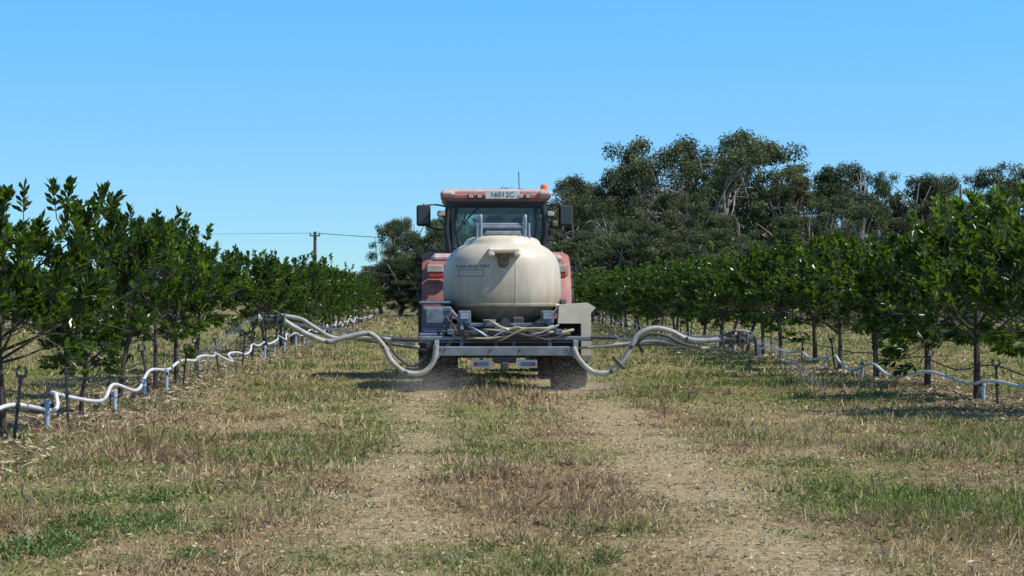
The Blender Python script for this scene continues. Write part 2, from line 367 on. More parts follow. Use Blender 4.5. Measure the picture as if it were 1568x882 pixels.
# ------------------------------------------------------------ eucalypts
def euc(seed, H=14., W=3.9, nc=78, low=.22):
    r=np.random.default_rng(seed); mb=MB()
    tk=[np.array([0,0,-.2])]
    for z in(.15,.32,.5): tk.append(np.array([r.normal(0,.4),r.normal(0,.4),z*H]))
    tube(mb,tk,[.30,.22,.16,.12],7,0,sub=4)
    mains=[]
    for k in range(7):
        az=k*2.4+r.normal(0,.3); s0=tk[1+k%3]; rr=W*r.uniform(.3,.7); zt=H*(.52+.35*r.random())
        e=np.array([math.cos(az)*rr,math.sin(az)*rr,zt if k else H*.88])
        tube(mb,[s0,(s0*.5+e*.5)+r.normal(0,.4,3),e],[.14,.10,.04],5,0,sub=4,cap=False); mains.append((s0,e))
    lobes=[(r.uniform(0,6.28),r.uniform(.5,1.0),r.uniform(.25,.97)) for _ in range(12)]
    for k in range(nc):
        if r.random()<.68:
            la,lr,lz_=lobes[r.integers(0,12)]; prof=math.sin(math.pi*min(.95,.2+.68*lz_))**.6
            c=np.array([math.cos(la)*W*lr*prof*.8,math.sin(la)*W*lr*prof*.8,H*(low+(.93-low)*lz_)])+r.normal(0,1,3)*np.array([.62,.62,.72])
        else:
            f=r.random()**.85; z=H*(low+(0.95-low)*f); prof=math.sin(math.pi*min(.98,.18+.72*f))**.7
            rr=W*prof*math.sqrt(r.random()); az=r.uniform(0,6.28); c=np.array([math.cos(az)*rr,math.sin(az)*rr,z])
        if k%2==0:
            s0,e=mains[r.integers(0,7)]; tube(mb,[s0*.3+e*.7,c*.5+(s0*.3+e*.7)*.5+r.normal(0,.3,3),c],[.05,.035,.015],4,0,sub=2,cap=False)
        cr=r.uniform(.42,.85); n=int(330*cr**1.3)
        g=unit(r.normal(0,1,(n,3)))*(r.random(n)**.5)[:,None]*cr*np.array([1.05,1.05,1.0])
        d=unit(r.normal(0,1,(n,3))*np.array([.7,.7,.5])+np.array([0,0,-.6])+g/cr*.35)
        sv=r.random(); att=np.clip(-.02+.55*sv+.35*r.random(n)+.18*(g[:,2]/cr+.3),0,1)  # lighter towards each clump's top: light from above painted into leaf colour
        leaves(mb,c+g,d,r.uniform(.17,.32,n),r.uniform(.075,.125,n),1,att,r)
    return mb.mesh('eucalyptus_tree_%d'%seed,[M_ebark,M_eleaf])
EUC=[euc(11,nc=92),euc(12,W=4.4,nc=108),euc(13,W=3.4,nc=78,low=.30),euc(14,W=4.0,nc=98,low=.14),euc(15,W=3.8,nc=80,low=.2)]
def eu(px,top,Y,v=None,wx=1.0):
    x,_,_=P(px,0,Y); H=CH+(VY-top)*Y/F; s=H/14.0
    i=int(R.integers(0,5)) if v is None else v
    w=max(s,.6)*wx*R.uniform(.92,1.08)
    link('eucalyptus_tree',EUC[i],loc=(x,Y,-.1),rot=R.uniform(0,6.28),scl=(w,w,s))
for a in [(598,345,140,4,.8),(628,322,150,2,.9),(655,330,146,0,.8),(700,318,150),(768,276,160,2),(812,296,145),(856,264,158,0),(912,258,150,1),(955,248,160,3),(1010,196,148,1,1.1),(1060,214,156,0,1.1),(1112,190,146,0,1.1),(1162,198,152,1,1.1),(1205,250,146),(1250,262,160),(1302,230,142,2),(1345,256,155),(1402,250,146),(1458,250,150),(1515,258,140),(1566,248,150),(1630,250,146),(1700,256,152),(1780,262,146),(1860,250,150)]: eu(*a)
for px in range(880,1900,50): eu(px+R.uniform(-14,14),R.uniform(280,335),R.uniform(128,136),wx=1.05)
for px in range(690,1900,46): eu(px+R.uniform(-14,14),R.uniform(335,392),R.uniform(118,126),v=[1,3,4,0][(px//46)%4],wx=1.2)
for px in range(582,700,28): eu(px,R.uniform(380,425),130,v=3,wx=1.1)

def far():
    r=np.random.default_rng(77); mb=MB()
    for k in range(620):
        Y=r.uniform(330,420); x=r.uniform(-.42,.1)*Y; h=r.uniform(2.6,6.0)*(1+.3*math.sin(x*.05)); cr=r.uniform(1.6,3.2)
        n=60; g=unit(r.normal(0,1,(n,3)))*(r.random(n)**.4)[:,None]*np.array([cr*1.3,cr,h*.5])
        leaves(mb,np.array([x,Y,h*.5])+g,unit(r.normal(0,1,(n,3))),r.uniform(.9,1.6,n),r.uniform(.6,1.,n),0,np.clip(.3*r.random()+.7*r.random(n),0,1),r)
    link('distant_treeline',mb.mesh('distant_treeline',[M_farleaf]))
far()

# ------------------------------------------------------------ irrigation
def stake_mesh():
    mb=MB(); tube(mb,[(0,0,-.05),(0,0,.50)],.016,6,0); tube(mb,[(0,0,.5),(0,0,.56)],.024,6,0)
    tube(mb,[(-.035,0,.55),(-.05,0,.60),(-.02,0,.635)],.013,5,0); tube(mb,[(.035,0,.55),(.05,0,.60),(.02,0,.635)],.013,5,0)
    tube(mb,[(-.05,0,.555),(.05,0,.555)],.013,5,0)
    box(mb,(0,-.02,.3),(.05,.04,.05),0,.006); return mb.mesh('sprinkler_stake',[M_black])
SM=stake_mesh()
def pvc_mesh():
    mb=MB(); tube(mb,[(0,0,-.05),(0,0,.24)],.024,10,0); tube(mb,[(0,0,.20),(0,0,.27)],.034,10,0); tube(mb,[(-.07,0,.22),(.07,0,.22)],.020,8,1)
    return mb.mesh('pvc_riser',[M_pvc,M_black])
PM=pvc_mesh()
def row(X0,ya,yb,first,step,main):
    st=[]; y=first
    while y<yb: st.append(y); y+=step*R.uniform(.9,1.1)
    st=[first-step*2,first-step]+st
    for q in st:
        if q<ya: continue
        o=link('sprinkler_stake',SM,loc=(X0+.02+R.normal(0,.05),q,0),rot=R.uniform(-.4,.4)); s=R.uniform(.9,1.16); o.scale=(1,1,s); o.rotation_euler[1]=R.normal(0,.07); o.rotation_euler[0]=R.normal(0,.05)
    pts=[];pb=[]
    for a,c in zip(st[:-1],st[1:]):
        sag=R.uniform(.05,.19); hh=R.uniform(.26,.40); mid=(a+c)/2+R.uniform(-.5,.5)
        pts+= [(X0+R.normal(0,.03)+.03,a+R.normal(0,.1),hh),(X0+R.normal(0,.05)+.03,mid,hh-sag)]
        if R.random()<.5: pts.append((X0+R.normal(0,.05)+.03,(mid+c)/2,hh-sag*R.uniform(.1,.8)))
        pb+=[(X0-.03,a,.47+R.normal(0,.02)),(X0-.02,(a+c)/2,.40+R.normal(0,.03))]
    mb=MB(); tube(mb,pts,.022 if main else .026,8,0,sub=6); link('irrigation_pipe',mb.mesh('irrigation_pipe',[M_pipe],True))
    mb=MB(); tube(mb,pb,.010,5,0,sub=3); link('drip_line',mb.mesh('drip_line',[M_black],True))
    if main:
        for q in st[:14]:
            if q>=ya and R.random()<.6: link('pvc_riser',PM,loc=(X0+.10+R.normal(0,.04),q+step*.42+R.normal(0,.4),0),rot=R.uniform(0,3),scl=(1,1,R.uniform(.7,1.2)))
row(XL+.22,13,110,21.5,2.75,True); row(XR-.25,13,118,24.5,3.4,True)
row(-16,45,118,48,3.1,False); row(18.6,42,122,45,3.1,False)

def weeds():
    r=np.random.default_rng(5); mb=MB()
    def clump(px,py,rad,h,n,broad=True):
        Y=CH*F/(py-VY); x=(px-VX)*Y/F
        k=max(1,n//12)
        for q in range(k):
            cx=x+r.normal(0,rad*.5); cy=Y+r.normal(0,rad*.8)
            m_=12; ph=r.uniform(0,6.28,m_); d=unit(np.stack([np.cos(ph),np.sin(ph),r.uniform(.2,1.6,m_)],1))
            p=np.stack([cx+r.normal(0,.025,m_),cy+r.normal(0,.025,m_),gz(cx,cy)+r.uniform(0,h*.6,m_)],1)
            Ln=r.uniform(.3,.8,m_)*h
            leaves(mb,p,d,Ln,Ln*(.34 if broad else .12),0,np.clip(.5*r.random()+.5*r.random(m_),0,1),r)
    for a in[(80,840,.24,.07,700),(55,850,.2,.07,300),(120,825,.3,.06,420),(235,765,.16,.06,340),(240,800,.2,.06,320),(135,770,.16,.06,200),(150,800,.22,.06,300),(300,850,.12,.06,140),(230,815,.3,.05,380),(190,730,.5,.045,500),(120,720,.4,.04,300),(270,722,.1,.05,90),(325,738,.1,.05,90),(925,866,.09,.10,160,False),(1085,858,.09,.06,80,False),(745,848,.06,.06,30),(450,672,.08,.06,60),(425,668,.1,.05,50),(395,755,.06,.05,20),(1410,762,.2,.07,200,False),(1240,662,.1,.06,50),(1290,738,.12,.05,70),(1235,710,.1,.05,30),(1095,578,.5,.10,260),(1160,590,.6,.10,300),(1050,572,.5,.08,90),(200,622,.45,.09,220),(260,612,.4,.08,120),(150,640,.4,.07,90),(480,560,.8,.08,160),(560,610,.3,.06,40),(1330,610,.5,.09,150),(1440,640,.5,.08,150),(1230,585,.6,.08,150),(820,700,.1,.05,20),(1180,772,.1,.05,30),(470,700,.3,.05,60),(1500,680,.6,.06,200),(1350,690,.5,.05,160)]:
        clump(*a)
    for k in range(420):
        px=r.uniform(-40,1610); py=VY+80+350*r.random()**1.4
        if fbm(np.array([(px-VX)*CH/(py-VY)]),np.array([CH*F/(py-VY)]),2.6,51)[0]>.47: clump(px,py,.2,.045,int(r.integers(12,60)),r.random()<.5)
    link('weeds',mb.mesh('weeds',[M_weed]))
weeds()
def litter():
    r=np.random.default_rng(9); mb=MB(); n=26000
    x=np.where(r.random(n)<.5,XL,XR)+r.normal(0,.55,n); y=15+80*r.random(n)**1.7
    n2=24000; y2=7.5+26*r.random(n2)**1.2; x2=r.uniform(-.27,.33,n2)*y2; x=np.concatenate([x,x2]); y=np.concatenate([y,y2]); big=np.concatenate([np.ones(n),np.full(n2,.40)]); n+=n2
    p=np.stack([x,y,gz(x,y)+.014],1); ph=r.uniform(0,6.28,n); d=unit(np.stack([np.cos(ph),np.sin(ph),r.normal(0,.25,n)],1))
    leaves(mb,p,d,r.uniform(.06,.15,n)*big,r.uniform(.02,.04,n)*big,0,r.random(n),r,droop=0)
    m=leafmat('dead_leaf',(.14,.09,.055),(.36,.25,.15),(.62,.52,.37),rough=.8,trans=.1)
    link('leaf_litter',mb.mesh('leaf_litter',[m]))
litter()

# ------------------------------------------------------------ power line
def pole(px,top,Y):
    x,_,z=P(px,top,Y); mb=MB(); tube(mb,[(0,0,-.3),(0,0,z)],[.18,.13],10,0)
    box(mb,(0,-.14,z-.35),(.9,.1,.12),0)
    for dx in(-.4,0,.4): tube(mb,[(dx,-.14,z-.29),(dx,-.14,z-.1)],.05,6,0)
    link('utility_pole',mb.mesh('utility_pole',[M_wood,M_white]),loc=(x,Y,0)); return (x,Y,z)
ps=[pole(-330,345,215),pole(483,355,170),pole(1262,372,112),pole(1900,350,84)]
mb=MB()
for a,c in zip(ps[:-1],ps[1:]):
    for dx in(-.4,0,.4):
        pts=[]
        for t in np.linspace(0,1,20):
            q=np.array(a)*(1-t)+np.array(c)*t; q[2]-=.12+ .8*4*t*(1-t)*.5; q[0]+=dx; q[1]-=.14; pts.append(q)
        tube(mb,pts,.009,4,0)
link('power_lines',mb.mesh('power_lines',[M_dsteel]))

# ------------------------------------------------------------ TYRES
def tyre(mb,c,Rr,w,lug=True,nl=22,rim=.55,mr=0,mrim=1):
    h=w/2; prof=[(-h*.8,Rr*rim),(-h,Rr*.72),(-h,Rr*.88),(-h*.86,Rr*.955),(-h*.5,Rr*.975),(0,Rr*.98),(h*.5,Rr*.975),(h*.86,Rr*.955),(h,Rr*.88),(h,Rr*.72),(h*.8,Rr*rim)]
    lathe_x(mb,prof,c,56,mr)
    lathe_x(mb,[(-h*.8,Rr*rim),(-h*.55,Rr*rim*.92),(-h*.3,Rr*rim*.5),(-h*.35,.02)],c,32,mrim)
    lathe_x(mb,[(h*.35,.02),(h*.3,Rr*rim*.5),(h*.55,Rr*rim*.92),(h*.8,Rr*rim)],c,32,mrim)
    if lug:
        for k in range(nl):
            for sg in(-1,1):
                a=(k+(.5 if sg>0 else 0))/nl*2*math.pi; b2=a+.2
                lw=.030*Rr*1.2; V=[]
                for (xx,an) in((sg*h*.04,b2),(sg*h*1.0,a)):
                    for da in(-lw/Rr,lw/Rr):
                        for rr in(Rr*.94,Rr*1.0 if abs(xx)<h*.5 else Rr*.975):
                            V.append((c[0]+xx,c[1]+rr*math.cos(an+da),c[2]+rr*math.sin(an+da)))
                f=[[0,1,3,2],[4,6,7,5],[0,4,5,1],[2,3,7,6],[1,5,7,3],[0,2,6,4]]; mb.add(V,f,mr)
def part(name,mb,mats,parent,smooth=False):
    o=link(name,mb.mesh(name,mats,smooth),parent)
    if smooth:
        mo=o.modifiers.new('n','EDGE_SPLIT'); mo.split_angle=math.radians(40)
    return o
def empty(name,loc):
    e=bpy.data.objects.new(name,None); e.location=loc; scene.collection.objects.link(e); return e
def textmesh(txt,size,y,x,z,mat,name,parent,yf=None):
    cu=bpy.data.curves.new('t','FONT'); cu.body=txt; cu.size=size; cu.align_x='CENTER'; cu.align_y='CENTER'
    o=bpy.data.objects.new('t',cu); scene.collection.objects.link(o); bpy.context.view_layer.update()
    me=bpy.data.meshes.new_from_object(o.evaluated_get(bpy.context.evaluated_depsgraph_get())); bpy.data.objects.remove(o)
    for v in me.vertices:
        X_,Z_=v.co.x+x,v.co.y+z; v.co=(X_,(yf(X_,Z_) if yf else y),Z_)
    me.materials.clear(); me.materials.append(mat); return link(name,me,parent)

# ------------------------------------------------------------ TRACTOR
T=empty('tractor',(XC,33,0)); xc=XC-.03
mb=MB()
for sg in(-1,1): tyre(mb,(xc+sg*1.0,32.9,.95),.95,.56)
part('rear_tyres',mb,[M_rub,M_red],T,True)
mb=MB()
for sg in(-1,1): tyre(mb,(xc+sg*.88,35.6,.66),.66,.42,nl=18)
part('front_tyres',mb,[M_rub,M_red],T,True)
mb=MB()
for sg in(-1,1):
    n=16; V=[]; an=np.linspace(math.radians(200),math.radians(35),n)
    for a in an:
        for (dx,rr) in((.50,1.12),(.56,1.155),(1.12,1.155),(1.22,1.10),(1.22,1.03)):
            V.append((xc+sg*dx,32.9+rr*math.cos(a),.95+rr*math.sin(a)))
    f=[[i*5+j,i*5+j+1,(i+1)*5+j+1,(i+1)*5+j] for i in range(n-1) for j in range(4)]
    if sg<0: f=[q[::-1] for q in f]
    mb.add(V,f,0)
    box(mb,(xc+sg*.93,31.82,1.79),(.46,.16,.28),0,.06)
    box(mb,(xc+sg*1.0,31.73,1.81),(.27,.04,.12),1,.012); box(mb,(xc+sg*.99,31.725,1.69),(.22,.04,.06),2,.01)
    box(mb,(xc+sg*.86,32.05,1.98),(.42,.3,.16),3,.07)
    box(mb,(xc+sg*.60,32.1,1.85),(.12,.2,.4),4,.03)
part('fenders',mb,[M_red,M_lamp,M_redl,M_pink,M_black],T,True)
mb=MB()
box(mb,(xc,32.9,1.05),(.5,3.2,.6),0,.05); box(mb,(xc,32.9,.95),(1.7,.25,.25),0,.04); box(mb,(xc,35.6,.66),(1.5,.18,.2),0,.04)
box(mb,(xc,31.9,1.0),(.7,.3,.9),0,.05)
for sg in(-1,1): tube(mb,[(xc+sg*.35,32,.7),(xc+sg*.42,31.2,.55)],.04,6,0); box(mb,(xc+sg*.72,34.1,.75),(.34,.9,.5),0,.06)
tube(mb,[(xc,31.8,.5),(xc,30.6,.48)],.06,8,0)
part('chassis',mb,[M_dsteel],T)
mb=MB()
box(mb,(xc,35.3,1.45),(.82,2.5,.75),0,.12); box(mb,(xc,36.56,1.4),(.6,.06,.5),1,.03); box(mb,(xc,36.3,.9),(.5,.6,.35),1,.05)
part('bonnet',mb,[M_red,M_black],T)
RY,FY=32.3,34.05
mb=MB()
box(mb,(xc,33.2,1.85),(1.5,1.75,.56),0,.05)
for sg in(-1,1):
    tube(mb,[(xc+sg*.76,RY+.03,2.08),(xc+sg*.82,RY,2.5),(xc+sg*.76,RY,2.95)],.055,8,0,sub=3)
    tube(mb,[(xc+sg*.72,FY,1.9),(xc+sg*.72,FY-.05,2.95)],.045,8,0)
    tube(mb,[(xc+sg*.82,33.1,1.9),(xc+sg*.80,33.1,2.95)],.035,8,0)
    tube(mb,[(xc+sg*.60,RY-.03,2.17),(xc+sg*.68,RY-.03,2.5),(xc+sg*.64,RY-.03,2.86)],.024,6,0,sub=3)
tube(mb,[(xc-.60,RY-.03,2.17),(xc+.60,RY-.03,2.17)],.022,6,0); tube(mb,[(xc-.64,RY-.03,2.86),(xc+.64,RY-.03,2.86)],.024,6,0)
box(mb,(xc,RY+.02,2.88),(1.5,.10,.12),0,.02); box(mb,(xc,RY+.02,2.11),(1.46,.10,.09),0,.02)
box(mb,(xc,FY,2.86),(1.5,.08,.16),0,.02)
part('cab_frame',mb,[M_black],T)
mb=MB()
def quad(a,b_,c,d,m=0): mb.add([a,b_,c,d],[[0,1,2,3]],m)
quad((xc-.72,RY+.005,2.15),(xc+.72,RY+.005,2.15),(xc+.74,RY+.005,2.87),(xc-.74,RY+.005,2.87))
quad((xc-.69,FY-.03,1.95),(xc+.69,FY-.03,1.95),(xc+.69,FY-.05,2.87),(xc-.69,FY-.05,2.87))
for sg in(-1,1): quad((xc+sg*.775,RY+.06,2.14),(xc+sg*.745,FY-.06,2.14),(xc+sg*.745,FY-.08,2.9),(xc+sg*.775,RY+.06,2.9))
part('cab_glass',mb,[M_glass],T)
mb=MB()
box(mb,(xc,33.0,2.30),(.48,.14,.55),0,.06); box(mb,(xc,33.0,2.63),(.26,.1,.16),0,.04); box(mb,(xc,33.2,2.05),(.5,.5,.14),0,.05)
box(mb,(xc,33.85,2.2),(.7,.25,.30),0,.05)
an=np.linspace(0,2*math.pi,20); tube(mb,[(xc+.2*math.cos(a),33.66+.08*math.sin(a),2.42+.18*math.sin(a)) for a in an],.016,6,0,cap=False)
tube(mb,[(xc,33.8,2.2),(xc,33.66,2.42)],.03,6,0); box(mb,(xc+.55,33.1,2.35),(.16,.5,.3),0,.04); box(mb,(xc+.42,33.5,2.60),(.24,.05,.2),0,.02)
box(mb,(xc-.5,33.3,2.25),(.14,.4,.16),0,.03); box(mb,(xc,33.2,2.86),(1.3,1.5,.05),0,.02)
part('cab_interior',mb,[M_black],T)
mb=MB()
box(mb,(xc,33.2,3.0),(1.80,2.0,.15),0,.055); box(mb,(xc,33.2,3.075),(1.66,1.9,.11),1,.05); box(mb,(xc,33.2,2.925),(1.66,1.86,.05),2,.02)
box(mb,(xc-.80,33.0,3.045),(.24,1.75,.13),1,.055); box(mb,(xc+.80,33.0,3.045),(.24,1.75,.13),1,.055)
part('roof',mb,[M_red,M_pink,M_black],T,True)
mb=MB()
for dx in(-.42,-.28,.40,.52): box(mb,(xc+dx,32.185,3.005),(.10,.05,.085),0,.015); box(mb,(xc+dx,32.155,3.005),(.075,.02,.06),1,.008)
for sg in(-1,1):
    box(mb,(xc+sg*.90,32.3,2.72),(.14,.1,.10),0,.02); box(mb,(xc+sg*.90,32.24,2.72),(.11,.03,.075),1,.01); tube(mb,[(xc+sg*.8,32.35,2.74),(xc+sg*.9,32.35,2.72)],.014,6,0)
box(mb,(xc+.97,32.3,2.56),(.09,.08,.10),3,.02); box(mb,(xc+.92,32.3,2.42),(.1,.08,.1),0,.02); tube(mb,[(xc+.8,32.35,2.5),(xc+.95,32.33,2.52)],.014,6,0)
part('work_lamps',mb,[M_black,M_lamp,M_amber,M_creamd],T)
mb=MB(); box(mb,(xc+.1,32.17,3.03),(.56,.02,.14),0,.006); part('number_plate',mb,[M_white],T)
textmesh('16012C',.125,32.155,xc+.1,3.03,M_black,'plate_lettering',T)
mb=MB(); tube(mb,[(xc+.80,32.6,3.08),(xc+.80,32.6,3.12)],.07,12,1); tube(mb,[(xc+.80,32.6,3.12),(xc+.80,32.6,3.2),(xc+.80,32.6,3.225)],[.06,.055,.03],12,0); part('beacon',mb,[M_amber,M_black],T,True)
mb=MB(); tube(mb,[(xc+.40,32.8,3.1),(xc+.39,32.8,3.45)],.008,5,0); tube(mb,[(xc+.40,32.8,3.1),(xc+.40,32.8,3.16)],.02,6,0); part('antenna',mb,[M_black],T)
mb=MB()
for sg in(-1,1):
    x0=xc+sg*1.21; y0=33.3
    box(mb,(x0,y0,2.73),(.24,.07,.36),0,.035); box(mb,(x0,y0-.04,2.73),(.18,.01,.28),1,.003)
    tube(mb,[(xc+sg*.76,33.6,2.88),(xc+sg*1.0,33.4,2.92),(x0,y0+.05,2.90)],.016,6,0,sub=3); tube(mb,[(xc+sg*.78,33.6,2.5),(xc+sg*1.0,33.4,2.5),(x0,y0+.05,2.58)],.014,6,0,sub=3)
    tube(mb,[(x0,y0+.05,2.93),(x0,y0+.05,2.55)],.014,6,0)
m2=pmat('mirror_glass',(.06,.07,.07),(.05,.055,.055),rough=.35)
part('mirrors',mb,[M_black,m2],T)
mb=MB(); tube(mb,[(xc-.55,RY-.05,2.55),(xc-.3,RY-.05,2.82)],.012,5,0); tube(mb,[(xc-.62,RY-.05,2.42),(xc-.50,RY-.05,2.70)],.014,5,0)
part('wiper',mb,[M_black],T)
mb=MB(); tube(mb,[(xc+.62,34.35,1.6),(xc+.62,34.35,2.75)],.05,10,0); part('exhaust',mb,[M_dsteel],T)

# ------------------------------------------------------------ SPRAYER
S=empty('orchard_sprayer',(XC,29.3,0)); xc=XC; TY=29.8
lv=[(.93,.34),(.955,.39),(1.0,.47),(1.07,.59),(1.14,.71),(1.19,.80),(1.21,.835),(1.217,.885),(1.25,.895),(1.257,.865),(1.30,.882),(1.4,.893),(1.55,.895),(1.7,.885),(1.82,.865),(1.91,.84),(1.98,.80),(2.04,.745),(2.085,.69),(2.12,.63),(2.14,.59),(2.19,.565),(2.225,.53),(2.25,.46),(2.265,.34)]
lz=np.array([a for a,_ in lv]); lw=np.array([a for _,a in lv]); NE=2.6
def hl(w): return 1.2*(.5+.5*w/.895)
def ring(z,w,n=96):
    a=np.arange(n)/n*2*math.pi; c=np.cos(a); s=np.sin(a); l=hl(w)
    return np.stack([xc+w*np.sign(c)*np.abs(c)**(2/NE),TY+l*np.sign(s)*np.abs(s)**(2/NE),np.full(n,z)],1)
def tank_y(x,z,off=.006):
    w=np.interp(z,lz,lw); return TY-hl(w)*(max(0,1-abs((x-xc)/w)**NE))**(1/NE)-off
mb=MB(); n=96; V=np.vstack([ring(z,w) for z,w in lv]); k=len(lv)
i=np.arange(k-1)[:,None]*n; j=np.arange(n)[None]; j2=(j+1)%n
mb.add(V,np.stack([i+j,i+j2,i+n+j2,i+n+j],-1).reshape(-1,4)); mb.add(V,[list(range(n))[::-1]]); mb.add(V,[list(range((k-1)*n,k*n))])
part('tank',mb,[M_cream],S,True)
mb=MB()
tube(mb,[(xc+.17,tank_y(xc+.17,z,-.004),z) for z in np.linspace(1.27,2.0,20)],.011,6,0)
part('tank_seam',mb,[M_cream],S,True)
mb=MB()
cz=[1.24,1.16,1.07,1.01,.985,.98,.985,1.01,1.07,1.16,1.24]; cx=[-.87,-.74,-.56,-.40,-.2,0,.2,.40,.56,.74,.87]
sp_=[(xc+a,tank_y(xc+a*.97,b_,.02),b_) for a,b_ in zip(cx,cz)]
tube(mb,sp_,.022,6,0,sub=4)
part('tank_cradle',mb,[M_dsteel],S,True)
mb=MB(); yb=tank_y(xc,2.03,0)
box(mb,(xc-.0,yb-.04,2.035),(.48,.36,.085),0,.03)
for sg in(-1,1): box(mb,(xc+sg*.19,yb-.10,1.985),(.10,.26,.085),0,.025)
box(mb,(xc-.01,yb-.0,1.93),(.17,.22,.17),1,.03); box(mb,(xc-.01,yb-.06,1.85),(.14,.18,.12),1,.03)
part('tank_rear_outlet',mb,[M_guard,M_creamd],S,True)
textmesh('TOW AND FERT',.068,0,xc-.46,1.80,M_dsteel,'tank_lettering',S,yf=tank_y)
textmesh('- - - - - - -',.055,0,xc-.49,1.72,M_blue,'tank_small_lettering',S,yf=tank_y)
mb=MB()
for zz in(1.755,1.66): tube(mb,[(x,tank_y(x,zz,.0),zz) for x in np.linspace(xc-.66,xc-.30,8)],.005,4,0)
for xx in(xc-.66,xc-.30): tube(mb,[(xx,tank_y(xx,z,.0),z) for z in np.linspace(1.66,1.755,4)],.005,4,0)
part('tank_label_border',mb,[M_blue],S)
mb=MB()
tube(mb,[(xc,TY-.1,2.25),(xc,TY-.1,2.30),(xc,TY-.1,2.335),(xc,TY-.1,2.345)],[.30,.30,.25,.08],24,1)
for sg in(-1,1):
    x0=xc+sg*.33
    tube(mb,[(x0,TY-.75,2.2),(x0,TY-.75,2.50),(x0,TY-.70,2.56),(x0,TY-.35,2.57),(x0,TY-.30,2.52),(x0,TY-.3,2.25)],.022,8,0,sub=3)
    tube(mb,[(x0+sg*.06,TY-.75,2.2),(x0+sg*.05,TY-.75,2.45)],.018,8,0)
box(mb,(xc-.02,TY-.72,2.40),(.62,.05,.05),0,.01); box(mb,(xc,TY-.74,2.31),(.52,.03,.05),0,.01); tube(mb,[(xc-.3,TY-.7,2.44),(xc+.3,TY-.7,2.44)],.016,6,0)
part('filler_lid_and_handrails',mb,[M_galv,M_creamd],S,True)
mb=MB()
for sg in(-1,1): tyre(mb,(xc+.02+sg*.95,29.15,.52),.52,.52,nl=20)
part('wheels',mb,[M_rub,M_dsteel],S,True)
mb=MB(); BY=28.25
box(mb,(xc,29.6,.80),(1.3,2.6,.14),2,.02); box(mb,(xc,29.15,.52),(1.7,.14,.14),2,.02)
tube(mb,[(xc-.3,30.9,.75),(xc,32.0,.5)],.06,6,2); tube(mb,[(xc+.3,30.9,.75),(xc,32.0,.5)],.06,6,2)
box(mb,(xc+.02,BY,.575),(2.04,.13,.135),4,.012)
box(mb,(xc+.02,BY+.09,.76),(2.52,.07,.055),4,.01)
box(mb,(xc,BY+.12,.705),(2.2,.05,.03),1,.008)
box(mb,(xc+.02,BY+.22,.95),(1.36,.06,.055),1,.01)
for dx in(-.62,-.12,.14,.66): box(mb,(xc+dx,BY+.13,.77),(.05,.06,.38),1 if abs(dx)<.3 else 0,.008)
for dx in(-.93,-.86,-.20,.22,.90,.96): box(mb,(xc+dx,BY-.072,.60),(.024,.016,.024),2,.004)
for sg in(-1,1):
    box(mb,(xc+.02+sg*.60,BY+.16,1.06),(.19,.14,.20),1,.02); box(mb,(xc+.02+sg*.60,BY+.08,1.08),(.12,.02,.09),0,.005)
    box(mb,(xc+sg*.33,BY+.02,.39),(.28,.03,.12),5,.008); box(mb,(xc+sg*.33,BY+.0,.385),(.20,.012,.06),4,.004); box(mb,(xc+sg*.42,BY-.002,.385),(.05,.014,.05),3,.004); box(mb,(xc+sg*.33,BY+.03,.48),(.05,.03,.1),2,.005)
    box(mb,(xc+.02+sg*1.0,BY-.0,.60),(.07,.17,.26),0,.01)
    box(mb,(xc+sg*.78,BY+.35,.85),(.10,.8,.08),1,.01)
    tube(mb,[(xc+sg*.62,BY+.1,.97),(xc+sg*.8,BY+.5,1.2)],.025,6,0)
box(mb,(xc+.0,BY+.02,.455),(.34,.10,.11),2,.02); box(mb,(xc,BY+.0,.36),(.12,.1,.12),2,.02)
box(mb,(xc,BY+.35,.86),(.5,.3,.2),2,.04); box(mb,(xc-.25,BY+.30,.82),(.2,.22,.18),1,.03)
box(mb,(xc,BY+.55,.80),(1.5,.1,.34),2,.03)
for sg in(-1,1): prism(mb,[(xc+sg*.30,.87),(xc+sg*.40,.87),(xc+sg*.95,1.22),(xc+sg*.86,1.22)][::sg],TY-.95,TY-.85,1); prism(mb,[(xc+sg*.30,.87),(xc+sg*.40,.87),(xc+sg*.95,1.22),(xc+sg*.86,1.22)][::sg],TY+.7,TY+.8,1)
for sg in(-1,1): box(mb,(xc+sg*.90,TY-.1,1.24),(.05,1.9,.16),1,.012)
part('chassis_and_beam',mb,[M_galv,M_blue,M_dsteel,M_redl,M_beam,M_white],S)
mb=MB()
prism(mb,[(xc+.78,.97),(xc+1.12,.97),(xc+1.12,.42),(xc+1.27,.42),(xc+1.26,1.12),(xc+1.33,1.20),(xc+1.22,1.27),(xc+.80,1.24)],28.45,28.85,0)
box(mb,(xc+.99,29.3,1.22),(.46,.9,.06),0,.03)
part('fibreglass_guard',mb,[M_guard],S)
mb=MB(); box(mb,(xc-.98,28.95,1.02),(.44,.7,.40),0,.03); box(mb,(xc-1.02,28.585,1.08),(.24,.03,.22),1,.01); box(mb,(xc-1.05,28.6,.75),(.40,.1,.16),0,.02); box(mb,(xc-1.0,28.7,.64),(.3,.3,.10),2,.02)
for dz in(.92,.99,1.15): box(mb,(xc-.98,28.592,dz),(.40,.012,.012),2,.003)
box(mb,(xc-1.0,29.2,1.27),(.5,1.0,.05),0,.02)
part('side_toolbox',mb,[M_blue,M_beam,M_dsteel],S)
mb=MB(); r=np.random.default_rng(3)
